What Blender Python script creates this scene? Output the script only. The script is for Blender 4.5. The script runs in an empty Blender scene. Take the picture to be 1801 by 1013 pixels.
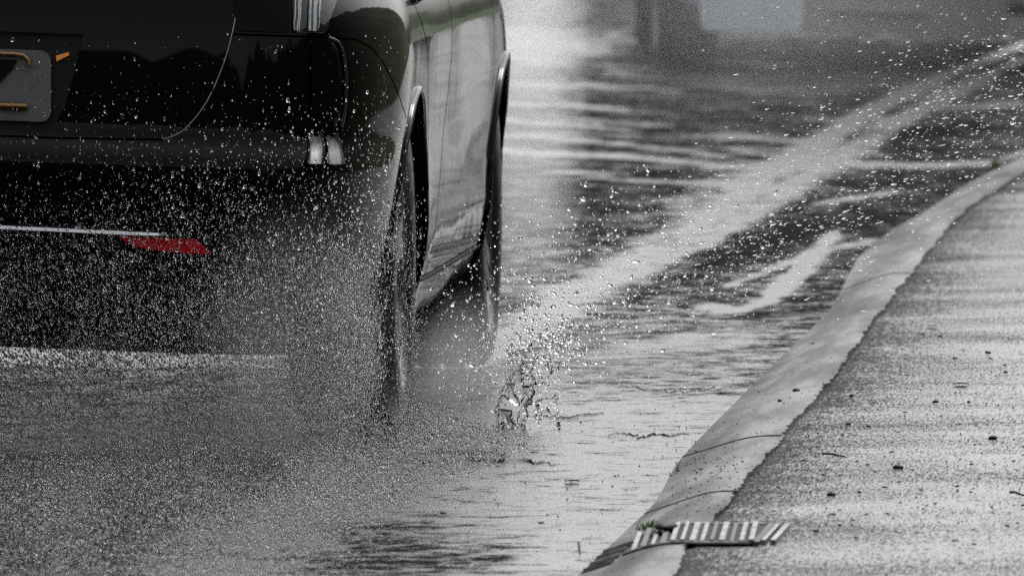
import bpy, bmesh, math, random
import numpy as np
from mathutils import Vector
from mathutils.bvhtree import BVHTree

rng = np.random.default_rng(7)
random.seed(7)
SC = bpy.context.scene
COL = SC.collection

# ------------------------------------------------------------------ camera
W, H, F = 1801.0, 1013.0, 30100.0
TH = math.atan((2850 - W / 2) / F)          # the car heads along +Y, the lens looks a little to its left
PHI = math.atan((H / 2 + 700) / F)          # and down at the road
fwd = np.array([-math.sin(TH) * math.cos(PHI), math.cos(TH) * math.cos(PHI), -math.sin(PHI)])
right = np.array([math.cos(TH), math.sin(TH), 0.0])
up = np.cross(right, fwd)
D0 = 36.05
CAM = np.array([.90, 0, 0]) - (fwd * D0 + right * ((708 - W / 2) / F * D0) - up * ((750 - H / 2) / F * D0))


def ray(px, py):
    return fwd + right * ((px - W / 2) / F) - up * ((py - H / 2) / F)


def on_z(px, py, z=0.0):
    r = ray(px, py)
    return CAM + r * ((z - CAM[2]) / r[2])


def on_y(px, py, y):
    r = ray(px, py)
    return CAM + r * ((y - CAM[1]) / r[1])


cd = bpy.data.cameras.new('camera')
cam = bpy.data.objects.new('camera', cd)
COL.objects.link(cam)
from mathutils import Matrix
cam.matrix_world = Matrix(((right[0], up[0], -fwd[0], CAM[0]), (right[1], up[1], -fwd[1], CAM[1]),
                           (right[2], up[2], -fwd[2], CAM[2]), (0, 0, 0, 1)))
cd.sensor_width = 36
cd.lens = 36 * F / W
cd.clip_start = 1
cd.clip_end = 2000
cd.dof.use_dof = True
cd.dof.focus_distance = 34.9
cd.dof.aperture_fstop = 17.0
SC.camera = cam

# ------------------------------------------------------------------ world and sun
SUN_EL, SUN_AZ = math.radians(52), math.radians(25)      # high, ahead of the car, behind cloud
w = bpy.data.worlds.new('World')
SC.world = w
w.use_nodes = True
nt = w.node_tree
nt.nodes.clear()
sky = nt.nodes.new('ShaderNodeTexSky')
sky.sky_type = 'NISHITA'
sky.sun_disc = False
sky.sun_elevation = SUN_EL
sky.sun_rotation = SUN_AZ
sky.dust_density = 5
sky.air_density = 1.2
hs = nt.nodes.new('ShaderNodeHueSaturation')
hs.inputs['Saturation'].default_value = 0.12
bg = nt.nodes.new('ShaderNodeBackground')
bg.inputs['Strength'].default_value = 0.15
wo = nt.nodes.new('ShaderNodeOutputWorld')
nt.links.new(sky.outputs[0], hs.inputs['Color'])
nt.links.new(hs.outputs[0], bg.inputs['Color'])
nt.links.new(bg.outputs[0], wo.inputs['Surface'])
sd = bpy.data.lights.new('sun', 'SUN')
sd.energy = 1.2
sd.angle = math.radians(16)
sd.color = (1, .97, .93)
sun = bpy.data.objects.new('sun', sd)
COL.objects.link(sun)
sv = Vector((math.sin(SUN_AZ) * math.cos(SUN_EL), math.cos(SUN_AZ) * math.cos(SUN_EL), math.sin(SUN_EL)))
sun.rotation_euler = (-sv).to_track_quat('-Z', 'Y').to_euler()
SC.view_settings.view_transform = 'Standard'
SC.view_settings.look = 'None'
SC.view_settings.gamma = 1
SC.view_settings.exposure = 0.55
cy = SC.cycles
cy.max_bounces = 16
cy.transmission_bounces = 14
cy.glossy_bounces = 5
cy.diffuse_bounces = 3
cy.volume_bounces = 1
cy.transparent_max_bounces = 12
cy.caustics_reflective = False
cy.caustics_refractive = False
cy.sample_clamp_indirect = 4.0
cy.volume_step_rate = 2.0
cy.volume_max_steps = 64
cy.use_denoising = False


# ------------------------------------------------------------------ materials
class NG:
    """A small helper round a node tree."""
    def __init__(s, name):
        s.m = bpy.data.materials.new(name)
        s.m.use_nodes = True
        s.t = s.m.node_tree
        s.b = s.t.nodes['Principled BSDF']
        s.out = s.t.nodes['Material Output']

    def n(s, kind, **kw):
        o = s.t.nodes.new('ShaderNode' + kind)
        for k, v in kw.items():
            if k.startswith('i_'):
                key = k[2:]
                key = int(key) if key.isdigit() else key.replace('_', ' ')
                if hasattr(v, 'is_linked') or isinstance(v, bpy.types.NodeSocket):
                    s.t.links.new(v, o.inputs[key])
                else:
                    o.inputs[key].default_value = v
            else:
                setattr(o, k, v)
        return o

    def l(s, a, b):
        s.t.links.new(a, b)

    def math(s, op, a, b=None, c=None):
        o = s.n('Math', operation=op)
        for i, v in enumerate((a, b, c)):
            if v is None:
                continue
            if isinstance(v, bpy.types.NodeSocket):
                s.l(v, o.inputs[i])
            else:
                o.inputs[i].default_value = v
        return o.outputs[0]

    def noise(s, vec, scale, detail=3, rough=.55):
        o = s.n('TexNoise')
        o.inputs['Scale'].default_value = scale
        o.inputs['Detail'].default_value = detail
        o.inputs['Roughness'].default_value = rough
        s.l(vec, o.inputs['Vector'])
        return o.outputs['Fac']

    def ramp(s, fac, *stops):
        o = s.n('ValToRGB')
        els = o.color_ramp.elements
        while len(els) < len(stops):
            els.new(.5)
        for e, (p, c) in zip(els, stops):
            e.position = p
            e.color = (c, c, c, 1) if isinstance(c, (int, float)) else (*c, 1)
        s.l(fac, o.inputs['Fac'])
        return o.outputs['Color']

    def set(s, **kw):
        for k, v in kw.items():
            key = k.replace('_', ' ')
            if isinstance(v, bpy.types.NodeSocket):
                s.l(v, s.b.inputs[key])
            else:
                s.b.inputs[key].default_value = v
        return s

    def objco(s):
        return s.n('TexCoord').outputs['Object']

    def bump(s, height, strength, dist):
        o = s.n('Bump')
        o.inputs['Strength'].default_value = strength
        o.inputs['Distance'].default_value = dist
        s.l(height, o.inputs['Height'])
        s.l(o.outputs[0], s.b.inputs['Normal'])
        return o


def simple(name, col, rough=.4, metal=0., spec=.5, **kw):
    g = NG(name)
    g.set(Base_Color=(*col, 1), Roughness=rough, Metallic=metal, Specular_IOR_Level=spec, **kw)
    return g.m


def M_paint(name, col, spec=.5, dirt=.6):
    g = NG(name)
    co = g.objco()
    n = g.noise(co, 6, 6, .6)
    r = g.ramp(n, (.35, .03), (.8, .03 + .10 * dirt))
    g.set(Base_Color=(*col, 1), Roughness=r, Specular_IOR_Level=spec)
    n2 = g.noise(co, 2.2, 2)
    n3 = g.noise(co, 900, 1)
    h = g.math('ADD', n2, g.math('MULTIPLY', n3, .0008))
    g.bump(h, .12, .01)
    return g.m


PAINT = M_paint('black_paint', (.0025, .0025, .0028), .13)
BLACK = simple('matte_black_plastic', (.006, .006, .006), .75, spec=.15)
TRIM = simple('black_trim', (.012, .012, .013), .45, spec=.4)
STEPM = simple('wet_bumper_step', (.02, .02, .022), .16, spec=.6)
PIANO = simple('piano_black', (.003, .003, .003), .1, spec=.08)
EDGE_GLINT = simple('edge_highlight_metal', (.30, .30, .31), .3, metal=1)
CHROME = simple('chrome', (.62, .64, .66), .12, metal=1)
ALU = simple('wheel_alloy', (.16, .16, .17), .28, metal=1)
GLASSM = simple('car_glass', (.01, .012, .012), .04, spec=.6)


def M_tyre():
    g = NG('wet_rubber')
    co = g.objco()
    n = g.noise(co, 40, 5)
    g.set(Base_Color=(.009, .009, .0095, 1), Roughness=g.ramp(n, (.3, .12), (.75, .45)), Specular_IOR_Level=.25)
    g.bump(n, .25, .01)
    return g.m


RUBBER = M_tyre()


def M_lens():
    g = NG('lamp_lens')
    co = g.objco()
    wv = g.n('TexWave', wave_type='BANDS', bands_direction='X')
    wv.inputs['Scale'].default_value = 30
    wv.inputs['Distortion'].default_value = 1.5
    g.l(co, wv.inputs['Vector'])
    g.set(Base_Color=(.42, .43, .45, 1), Metallic=.9, Roughness=.16)
    g.bump(wv.outputs['Fac'], .8, .01)
    return g.m


LENS = M_lens()


def M_red():
    g = NG('red_reflector')
    co = g.objco()
    v = g.n('TexVoronoi')
    v.inputs['Scale'].default_value = 160
    g.l(co, v.inputs['Vector'])
    g.set(Base_Color=(.80, .015, .022, 1), Roughness=.3, Specular_IOR_Level=.5)
    g.bump(v.outputs['Distance'], .5, .004)
    return g.m


RED = M_red()


def M_plate():
    g = NG('plate_grey')
    n = g.noise(g.objco(), 160, 4)
    g.set(Base_Color=g.ramp(n, (.2, (.12, .12, .13)), (.8, (.19, .19, .205))), Roughness=.5)
    return g.m


PLATE = M_plate()
BRONZE = simple('plate_frame_brass', (.30, .18, .085), .42, metal=1)
g = NG('plate_lamp')
g.set(Base_Color=(.5, .2, .05, 1), Emission_Color=(1, .35, .08, 1), Emission_Strength=.12)
LAMP = g.m


def M_asphalt(name, base, kind):
    """Wet asphalt. The attribute 'film' says how much standing water covers the stones."""
    g = NG(name)
    co = g.objco()
    film = g.n('Attribute', attribute_name='film').outputs['Fac'] if kind == 'road' else None
    big = g.noise(co, 1.6, 4, .6)
    mid = g.noise(co, 9, 5, .65)
    strk = g.noise(co, 22, 4, .7)
    fine = g.noise(co, 75, 5, .7)
    # the lay of the stones runs along the road
    mp = g.n('Mapping')
    mp.inputs['Scale'].default_value = (1, .07, 1)
    g.l(co, mp.inputs['Vector'])
    grain = g.noise(mp.outputs[0], 330 if kind == 'road' else 230, 3, .65)
    mps = g.n('Mapping')
    mps.inputs['Scale'].default_value = (.32, 1, 1)
    g.l(co, mps.inputs['Vector'])
    crack = g.ramp(g.noise(mps.outputs[0], 34, 3, .6), (.30, 1.0), (.43, 0.0))

    def dev(v, k):
        return g.math('MULTIPLY', g.math('SUBTRACT', v, .5), k)
    if kind == 'road':
        a = film
        for v, k in ((big, .5), (mid, 1.0), (strk, 2.0), (fine, .9), (grain, .9)):
            a = g.math('ADD', a, dev(v, k))
        a = g.math('SUBTRACT', a, g.math('MULTIPLY', crack, .75))
        wet = g.ramp(a, (.22, 0.0), (.60, 1.0))
        rough = g.ramp(wet, (0, .50), (.4, .32), (1, .15))
        spec = g.ramp(wet, (0, .3), (.4, .5), (1, .90))
        h = g.math('ADD', g.math('MULTIPLY', fine, .5), g.math('MULTIPLY', mid, .6))
        h = g.math('ADD', h, g.math('MULTIPLY', strk, .5))
        hw = g.math('MULTIPLY', h, g.ramp(wet, (0, 1.0), (1, .45)))
        g.bump(hw, .5, .012)
    else:
        a = g.n('Attribute', attribute_name='film').outputs['Fac']
        for v, k in ((big, 1.3), (mid, .35), (strk, .5), (fine, .4), (grain, 2.6)):
            a = g.math('ADD', a, dev(v, k))
        wet = g.ramp(a, (.12, 0.0), (.88, 1.0))
        rough = g.ramp(wet, (0, .5), (1, .26))
        spec = g.ramp(wet, (0, .3), (.4, .4), (1, .80))
        h = g.math('ADD', g.math('MULTIPLY', fine, .5), g.math('MULTIPLY', grain, .3))
        g.bump(h, .45, .010)
    c = g.ramp(fine, (.3, tuple(x * .6 for x in base)), (.7, tuple(x * 1.3 for x in base)))
    g.set(Base_Color=c, Roughness=rough, Specular_IOR_Level=spec)
    # bare stone between the water: rough and matt
    df = g.n('BsdfDiffuse')
    df.inputs['Roughness'].default_value = .6
    g.l(c, df.inputs['Color'])
    mx = g.n('MixShader')
    g.l(g.ramp(wet, (0, 0.0), (1, 1.0)), mx.inputs[0])
    g.l(df.outputs[0], mx.inputs[1])
    g.l(g.b.outputs[0], mx.inputs[2])
    g.l(mx.outputs[0], g.out.inputs['Surface'])
    return g.m


ROADM = M_asphalt('wet_asphalt', (.023, .023, .024), 'road')
PATHM = M_asphalt('wet_path_asphalt', (.095, .089, .088), 'path')


def M_concrete():
    g = NG('wet_concrete')
    co = g.objco()
    f = g.noise(co, 60, 5, .7)
    mp = g.n('Mapping')
    mp.inputs['Scale'].default_value = (1, .07, 1)
    g.l(co, mp.inputs['Vector'])
    gr = g.noise(mp.outputs[0], 300, 3, .65)
    mp2 = g.n('Mapping')
    mp2.inputs['Scale'].default_value = (1, .10, 1)
    g.l(co, mp2.inputs['Vector'])
    st = g.noise(mp2.outputs[0], 16, 4, .6)
    n = g.noise(mp2.outputs[0], 5, 3, .6)
    t = g.math('ADD', g.math('MULTIPLY', n, .3), g.math('MULTIPLY', f, .25))
    t = g.math('ADD', t, g.math('MULTIPLY', st, .45))
    base = g.ramp(t, (.42, (.014, .014, .014)), (.50, (.055, .055, .054)), (.58, (.15, .15, .148)))
    pits = g.ramp(gr, (.26, .12), (.40, 1.0))
    mx = g.n('Mix', data_type='RGBA', blend_type='MULTIPLY')
    mx.inputs['Factor'].default_value = 1
    g.l(base, mx.inputs['A'])
    g.l(pits, mx.inputs['B'])
    g.set(Base_Color=mx.outputs['Result'], Roughness=g.ramp(n, (.3, .65), (.7, .42)), Specular_IOR_Level=.2)
    g.bump(g.math('ADD', g.math('MULTIPLY', f, .5), gr), .3, .006)
    return g.m


CONC = M_concrete()


def M_water(name, rough=0.0, col=(1, 1, 1)):
    g = NG(name)
    g.set(Base_Color=(*col, 1), Roughness=rough, IOR=1.333, Transmission_Weight=1.0)
    return g.m


WATER = M_water('clear_water', 0.0, (.85, .86, .88))
SPRAYM = M_water('dirty_spray', 0.0, (.39, .39, .405))
STONE = simple('dark_wet_stone', (.016, .015, .015), .55, spec=.15)
WOODM = simple('dark_wet_twig', (.014, .011, .009), .6, spec=.15)
LEAFM = simple('dead_leaf', (.05, .055, .035), .4)
WEEDM = simple('weed_green', (.06, .11, .025), .5)
def M_iron():
    g = NG('grate_steel')
    n = g.noise(g.objco(), 45, 4, .7)
    g.set(Base_Color=g.ramp(n, (.35, (.05, .045, .042)), (.6, (.25, .25, .255))), Metallic=.7, Roughness=g.ramp(n, (.3, .6), (.7, .28)))
    return g.m


IRON = M_iron()
RUST = simple('rusty_bar', (.05, .046, .044), .55, spec=.3)
PIT = simple('drain_dark', (.045, .043, .042), .8, spec=.1)


def M_grass(name, a, b, sc):
    g = NG(name)
    n = g.noise(g.objco(), sc, 6, .65)
    g.set(Base_Color=g.ramp(n, (.3, a), (.7, b)), Roughness=.8, Specular_IOR_Level=.1)
    return g.m


GRASS = M_grass('wet_grass', (.012, .012, .008), (.040, .068, .016), .8)
HILLM = M_grass('far_foliage', (.018, .026, .014), (.045, .058, .032), .25)


def M_mist(name, dens, seed, nscale=2.2, lo=.25, col=.55):
    g = NG(name)
    g.t.nodes.remove(g.b)
    co = g.objco()
    v = g.n('VectorMath', operation='LENGTH')
    g.l(co, v.inputs[0])
    r2 = g.math('MULTIPLY', v.outputs['Value'], v.outputs['Value'])
    fall = g.math('MAXIMUM', g.math('SUBTRACT', 1.0, r2), 0.0)
    fall = g.math('MULTIPLY', fall, fall)
    n = g.n('TexNoise', noise_dimensions='4D')
    n.inputs['Scale'].default_value = nscale
    n.inputs['Detail'].default_value = 3
    n.inputs['W'].default_value = seed
    g.l(co, n.inputs['Vector'])
    nn = g.ramp(n.outputs['Fac'], (.3, lo), (.7, 1.0))
    d = g.math('MULTIPLY', g.math('MULTIPLY', fall, nn), dens)
    pv = g.n('VolumePrincipled')
    pv.inputs['Color'].default_value = (col, col * 1.01, col * 1.03, 1)
    pv.inputs['Anisotropy'].default_value = 0.25
    g.l(d, pv.inputs['Density'])
    g.l(pv.outputs[0], g.out.inputs['Volume'])
    return g.m


# ------------------------------------------------------------------ object helpers
def link(name, me, mats=(), parent=None, smooth=None):
    for m in (mats if isinstance(mats, (list, tuple)) else [mats]):
        me.materials.append(m)
    o = bpy.data.objects.new(name, me)
    COL.objects.link(o)
    if parent:
        o.parent = parent
    if smooth is not None:
        me.shade_smooth()
        if smooth < 180:
            me.set_sharp_from_angle(angle=math.radians(smooth))
    return o


def mesh(name, verts, faces):
    me = bpy.data.meshes.new(name)
    me.from_pydata([tuple(map(float, v)) for v in verts], [], [tuple(map(int, f)) for f in faces])
    me.update()
    return me


def np_mesh(name, verts, faces):
    """Big mesh of equal-sized faces, fast."""
    k = faces.shape[1]
    me = bpy.data.meshes.new(name)
    me.vertices.add(len(verts))
    me.vertices.foreach_set('co', np.ascontiguousarray(verts, np.float32).ravel())
    me.loops.add(faces.size)
    me.loops.foreach_set('vertex_index', np.ascontiguousarray(faces, np.int32).ravel())
    me.polygons.add(len(faces))
    me.polygons.foreach_set('loop_start', np.arange(0, faces.size, k, dtype=np.int32))
    me.update(calc_edges=True)
    me.shade_smooth()
    return me


def bm_mesh(name, bm):
    me = bpy.data.meshes.new(name)
    bmesh.ops.recalc_face_normals(bm, faces=bm.faces)
    bm.to_mesh(me)
    bm.free()
    return me


def tag(o, label=None, cat=None, group=None, kind=None):
    if label:
        o['label'] = label
    if cat:
        o['category'] = cat
    if group:
        o['group'] = group
    if kind:
        o['kind'] = kind
    return o


def empty(name, loc=(0, 0, 0), rz=0):
    o = bpy.data.objects.new(name, None)
    COL.objects.link(o)
    o.location = loc
    o.rotation_euler = (0, 0, rz)
    return o


def grid_faces(nu, nv, wrap_v=False):
    f = []
    for i in range(nu - 1):
        for j in range(nv if wrap_v else nv - 1):
            k = (j + 1) % nv
            f.append((i * nv + j, i * nv + k, (i + 1) * nv + k, (i + 1) * nv + j))
    return f


def tube(pts, rad, n=8, closed=False):
    pts = np.array(pts, float)
    m = len(pts)
    rad = np.broadcast_to(np.array(rad, float), (m,))
    V = []
    for i in range(m):
        a = pts[(i - 1) % m] if closed or i > 0 else pts[0]
        b = pts[(i + 1) % m] if closed or i < m - 1 else pts[-1]
        t = b - a
        t = t / (np.linalg.norm(t) + 1e-9)
        h = np.array([0, 0, 1.]) if abs(t[2]) < .9 else np.array([1., 0, 0])
        u = np.cross(t, h)
        u /= np.linalg.norm(u)
        v = np.cross(t, u)
        for k in range(n):
            an = 2 * math.pi * k / n
            V.append(pts[i] + rad[i] * (math.cos(an) * u + math.sin(an) * v))
    Fc = grid_faces(m, n, True)
    if closed:
        for j in range(n):
            k = (j + 1) % n
            Fc.append(((m - 1) * n + j, (m - 1) * n + k, k, j))
    else:
        Fc.append(tuple(range(n)))
        Fc.append(tuple((m - 1) * n + j for j in range(n - 1, -1, -1)))
    return V, Fc


def merge(*vf):
    V, Fc = [], []
    for v, f in vf:
        o = len(V)
        V += [tuple(p) for p in v]
        Fc += [tuple(i + o for i in q) for q in f]
    return V, Fc


def box(x0, x1, y0, y1, z0, z1):
    V = [(x, y, z) for z in (z0, z1) for y in (y0, y1) for x in (x0, x1)]
    return V, [(0, 2, 3, 1), (4, 5, 7, 6), (0, 1, 5, 4), (2, 6, 7, 3), (0, 4, 6, 2), (1, 3, 7, 5)]


def prism(poly, axis, a, b):
    """Extrude a polygon. axis 'y': poly is (x,z); axis 'x': poly is (y,z); axis 'z': poly is (x,y)."""
    V = []
    for t in (a, b):
        for p, q in poly:
            V.append({'y': (p, t, q), 'x': (t, p, q), 'z': (p, q, t)}[axis])
    n = len(poly)
    Fc = [tuple(range(n)), tuple(range(2 * n - 1, n - 1, -1))] + [(i, (i + 1) % n, (i + 1) % n + n, i + n) for i in range(n)]
    bm = bmesh.new()
    vs = [bm.verts.new(v) for v in V]
    for q in Fc:
        bm.faces.new([vs[i] for i in q])
    return bm_mesh('prism', bm)


def offset_poly(poly, d):
    """Grow (d>0) or shrink a simple polygon."""
    P = np.array(poly, float)
    area = sum(P[i][0] * P[(i + 1) % len(P)][1] - P[(i + 1) % len(P)][0] * P[i][1] for i in range(len(P)))
    s = 1 if area > 0 else -1
    out = []
    n = len(P)
    for i in range(n):
        a, b, c = P[i - 1], P[i], P[(i + 1) % n]
        e1, e2 = b - a, c - b
        e1 /= np.linalg.norm(e1) + 1e-12
        e2 /= np.linalg.norm(e2) + 1e-12
        n1, n2 = np.array([e1[1], -e1[0]]) * s, np.array([e2[1], -e2[0]]) * s
        bis = n1 + n2
        bis /= np.linalg.norm(bis) + 1e-12
        k = 1 / max(.4, float(bis @ n1))
        out.append(tuple(b + bis * d * k))
    return out


def boolean(me, cutter, op, cut_mat=None):
    """Exact boolean on meshes, without any operator."""
    o = bpy.data.objects.new('work_a', me)
    COL.objects.link(o)
    c = bpy.data.objects.new('work_b', cutter)
    COL.objects.link(c)
    if cut_mat and not cutter.materials:
        cutter.materials.append(cut_mat)
    md = o.modifiers.new('b', 'BOOLEAN')
    md.operation = op
    md.solver = 'EXACT'
    md.object = c
    md.material_mode = 'TRANSFER'
    dg = bpy.context.evaluated_depsgraph_get()
    dg.update()
    res = bpy.data.meshes.new_from_object(o.evaluated_get(dg), preserve_all_data_layers=True, depsgraph=dg)
    bpy.data.objects.remove(o)
    bpy.data.objects.remove(c)
    return res


# ------------------------------------------------------------------ cars
ROLL = .035          # the near car leans a little to its right


def pchip(x, y, xq):
    x, y = np.array(x, float), np.array(y, float)
    h = np.diff(x)
    d = np.diff(y) / h
    m = np.zeros_like(y)
    m[0], m[-1] = d[0], d[-1]
    for i in range(1, len(y) - 1):
        if d[i - 1] * d[i] > 0:
            w1, w2 = 2 * h[i] + h[i - 1], h[i] + 2 * h[i - 1]
            m[i] = (w1 + w2) / (w1 / d[i - 1] + w2 / d[i])
    i = np.clip(np.searchsorted(x, xq) - 1, 0, len(h) - 1)
    t = (xq - x[i]) / h[i]
    return ((1 + 2 * t) * (1 - t) ** 2 * y[i] + t * (1 - t) ** 2 * h[i] * m[i] + t * t * (3 - 2 * t) * y[i + 1] + t * t * (t - 1) * h[i] * m[i + 1])


def catmull(P, sub, open_ends=False):
    P = np.array(P, float)
    if open_ends:
        return np.stack([pchip(np.arange(len(P)), P[:, k], np.linspace(0, len(P) - 1, (len(P) - 1) * sub + 1)) for k in range(2)], 1)
    n = len(P)
    out = []
    for i in range(n - 1):
        p0 = P[i - 1] if i > 0 else np.array([-P[1][0], P[1][1]])
        p3 = P[i + 2] if i + 2 < n else np.array([-P[-2][0], P[-2][1]])
        for k in range(sub):
            t = k / sub
            out.append(.5 * ((2 * P[i]) + (-p0 + P[i + 1]) * t + (2 * p0 - 5 * P[i] + 4 * P[i + 1] - p3) * t * t + (-p0 + 3 * P[i] - 3 * P[i + 1] + p3) * t ** 3))
    out.append(P[-1])
    return np.array(out)


#        z     yr     xr    xd    xf    yf
ROWS = [(.205, -.800, .790, .800, .790, 3.52),
        (.235, -.870, .815, .868, .862, 3.58),
        (.300, -.905, .848, .897, .893, 3.63),
        (.345, -.915, .866, .910, .908, 3.65),
        (.405, -.925, .884, .920, .918, 3.67),
        (.440, -.932, .896, .923, .922, 3.68),
        (.520, -.945, .908, .925, .922, 3.68),
        (.592, -.958, .918, .925, .928, 3.67),
        (.602, -.956, .919, .925, .929, 3.67),
        (.650, -.912, .924, .926, .932, 3.66),
        (.662, -.905, .926, .927, .933, 3.65),
        (.740, -.900, .934, .930, .938, 3.62),
        (.820, -.892, .938, .932, .938, 3.54),
        (.890, -.878, .930, .924, .930, 3.40),
        (.950, -.855, .908, .900, .905, 3.15),
        (1.00, -.830, .875, .868, .870, 2.75),
        (1.06, -.800, .840, .835, .835, 2.40),
        (1.25, -.660, .740, .740, .740, 1.98),
        (1.40, -.470, .650, .650, .650, 1.50),
        (1.46, -.300, .560, .560, .560, 1.20)]


def body_rows():
    R = np.array(ROWS)
    zs = []
    for a, b in zip(R[:-1, 0], R[1:, 0]):
        n = max(1, int(round((b - a) / .018)))
        zs += list(a + (b - a) * np.arange(n) / n)
    zs.append(R[-1, 0])
    zs = np.array(zs)
    return zs, [pchip(R[:, 0], R[:, k], zs) for k in range(1, 6)]


def outline(yr, xr, xd, xf, yf):
    T = [(0, xr), (.10, xr), (.19, xr * .45 + xd * .55), (.27, xd), (.42, xd), (.56, xd), (.66, xd * .5 + xf * .5), (.76, xf), (.88, xf), (1.0, xf * .995)]
    P = [(0, yr), (.28 * xr, yr + .002), (.55 * xr, yr + .010), (.74 * xr, yr + .030), (.845 * xr, yr + .075), (.915 * xr, yr + .165), (.965 * xr, yr + .30)]
    y0, y1 = yr + .50, yf - .75
    for t, x in T:
        P.append((x, y0 + (y1 - y0) * t))
    P += [(.95 * xf, yf - .42), (.80 * xf, yf - .17), (.5 * xf, yf - .05), (0, yf)]
    return catmull(P, 5)


ZS, CUR = body_rows()


def body_shell(name, mat, puff=0.0):
    V = []
    n = None
    for k, z in enumerate(ZS):
        yr, xr, xd, xf, yf = [c[k] for c in CUR]
        o = outline(yr - puff, xr + puff, xd + puff, xf + puff, yf + puff)
        full = [(x, y, z) for x, y in o] + [(-x, y, z) for x, y in o[-2:0:-1]]
        n = len(full)
        V += full
    Fc = grid_faces(len(ZS), n, True)
    me = mesh(name, V, Fc)
    bm = bmesh.new()
    bm.from_mesh(me)
    bm.verts.ensure_lookup_table()
    bm.faces.new([bm.verts[i] for i in range(n)])
    bm.faces.new([bm.verts[(len(ZS) - 1) * n + i] for i in range(n)])
    bmesh.ops.recalc_face_normals(bm, faces=bm.faces)
    bm.to_mesh(me)
    bm.free()
    me.shade_smooth()
    me.materials.append(mat)
    return me


class Skin:
    """Looks up the smooth normals and positions of the uncut shell."""
    def __init__(s, me):
        bm = bmesh.new()
        bm.from_mesh(me)
        bmesh.ops.triangulate(bm, faces=bm.faces)
        bm.normal_update()
        s.t = BVHTree.FromBMesh(bm)
        bm.faces.ensure_lookup_table()
        s.tri = [([v.co.copy() for v in f.verts], [v.normal.copy() for v in f.verts]) for f in bm.faces]
        bm.free()

    def normal(s, co):
        loc, nn, idx, d = s.t.find_nearest(co)
        (a, b, c), N = s.tri[idx]
        v0, v1, v2 = b - a, c - a, loc - a
        d00, d01, d11, d20, d21 = v0.dot(v0), v0.dot(v1), v1.dot(v1), v2.dot(v0), v2.dot(v1)
        den = d00 * d11 - d01 * d01
        if abs(den) < 1e-16:
            return nn, d
        v = (d11 * d20 - d01 * d21) / den
        u = (d00 * d21 - d01 * d20) / den
        r = N[0] * (1 - u - v) + N[1] * v + N[2] * u
        return r.normalized(), d

    def rear(s, x, z):
        hit = s.t.ray_cast(Vector((x, -4, z)), Vector((0, 1, 0)))
        return hit[0].y if hit[0] else -.9

    def side(s, y, z):
        hit = s.t.ray_cast(Vector((3, y, z)), Vector((-1, 0, 0)))
        return hit[0].x if hit[0] else .9

    def dress(s, me):
        """Custom normals from the uncut shell on every face that lies on it."""
        me.shade_smooth()
        me.set_sharp_from_angle(angle=math.radians(35))
        out = []
        cache = {}
        for p in me.polygons:
            c = p.center
            loc, nn, idx, d = s.t.find_nearest(c)
            on = d is not None and d < 8e-3 and p.normal.dot(nn) > .86
            for li in p.loop_indices:
                vi = me.loops[li].vertex_index
                if on:
                    if vi not in cache:
                        cache[vi] = s.normal(me.vertices[vi].co)[0]
                    out.append(cache[vi])
                else:
                    out.append(Vector((0, 0, 0)))
        me.normals_split_custom_set(out)


def lean(o, k):
    for v in o.data.vertices:
        v.co.z -= k * v.co.x


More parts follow.
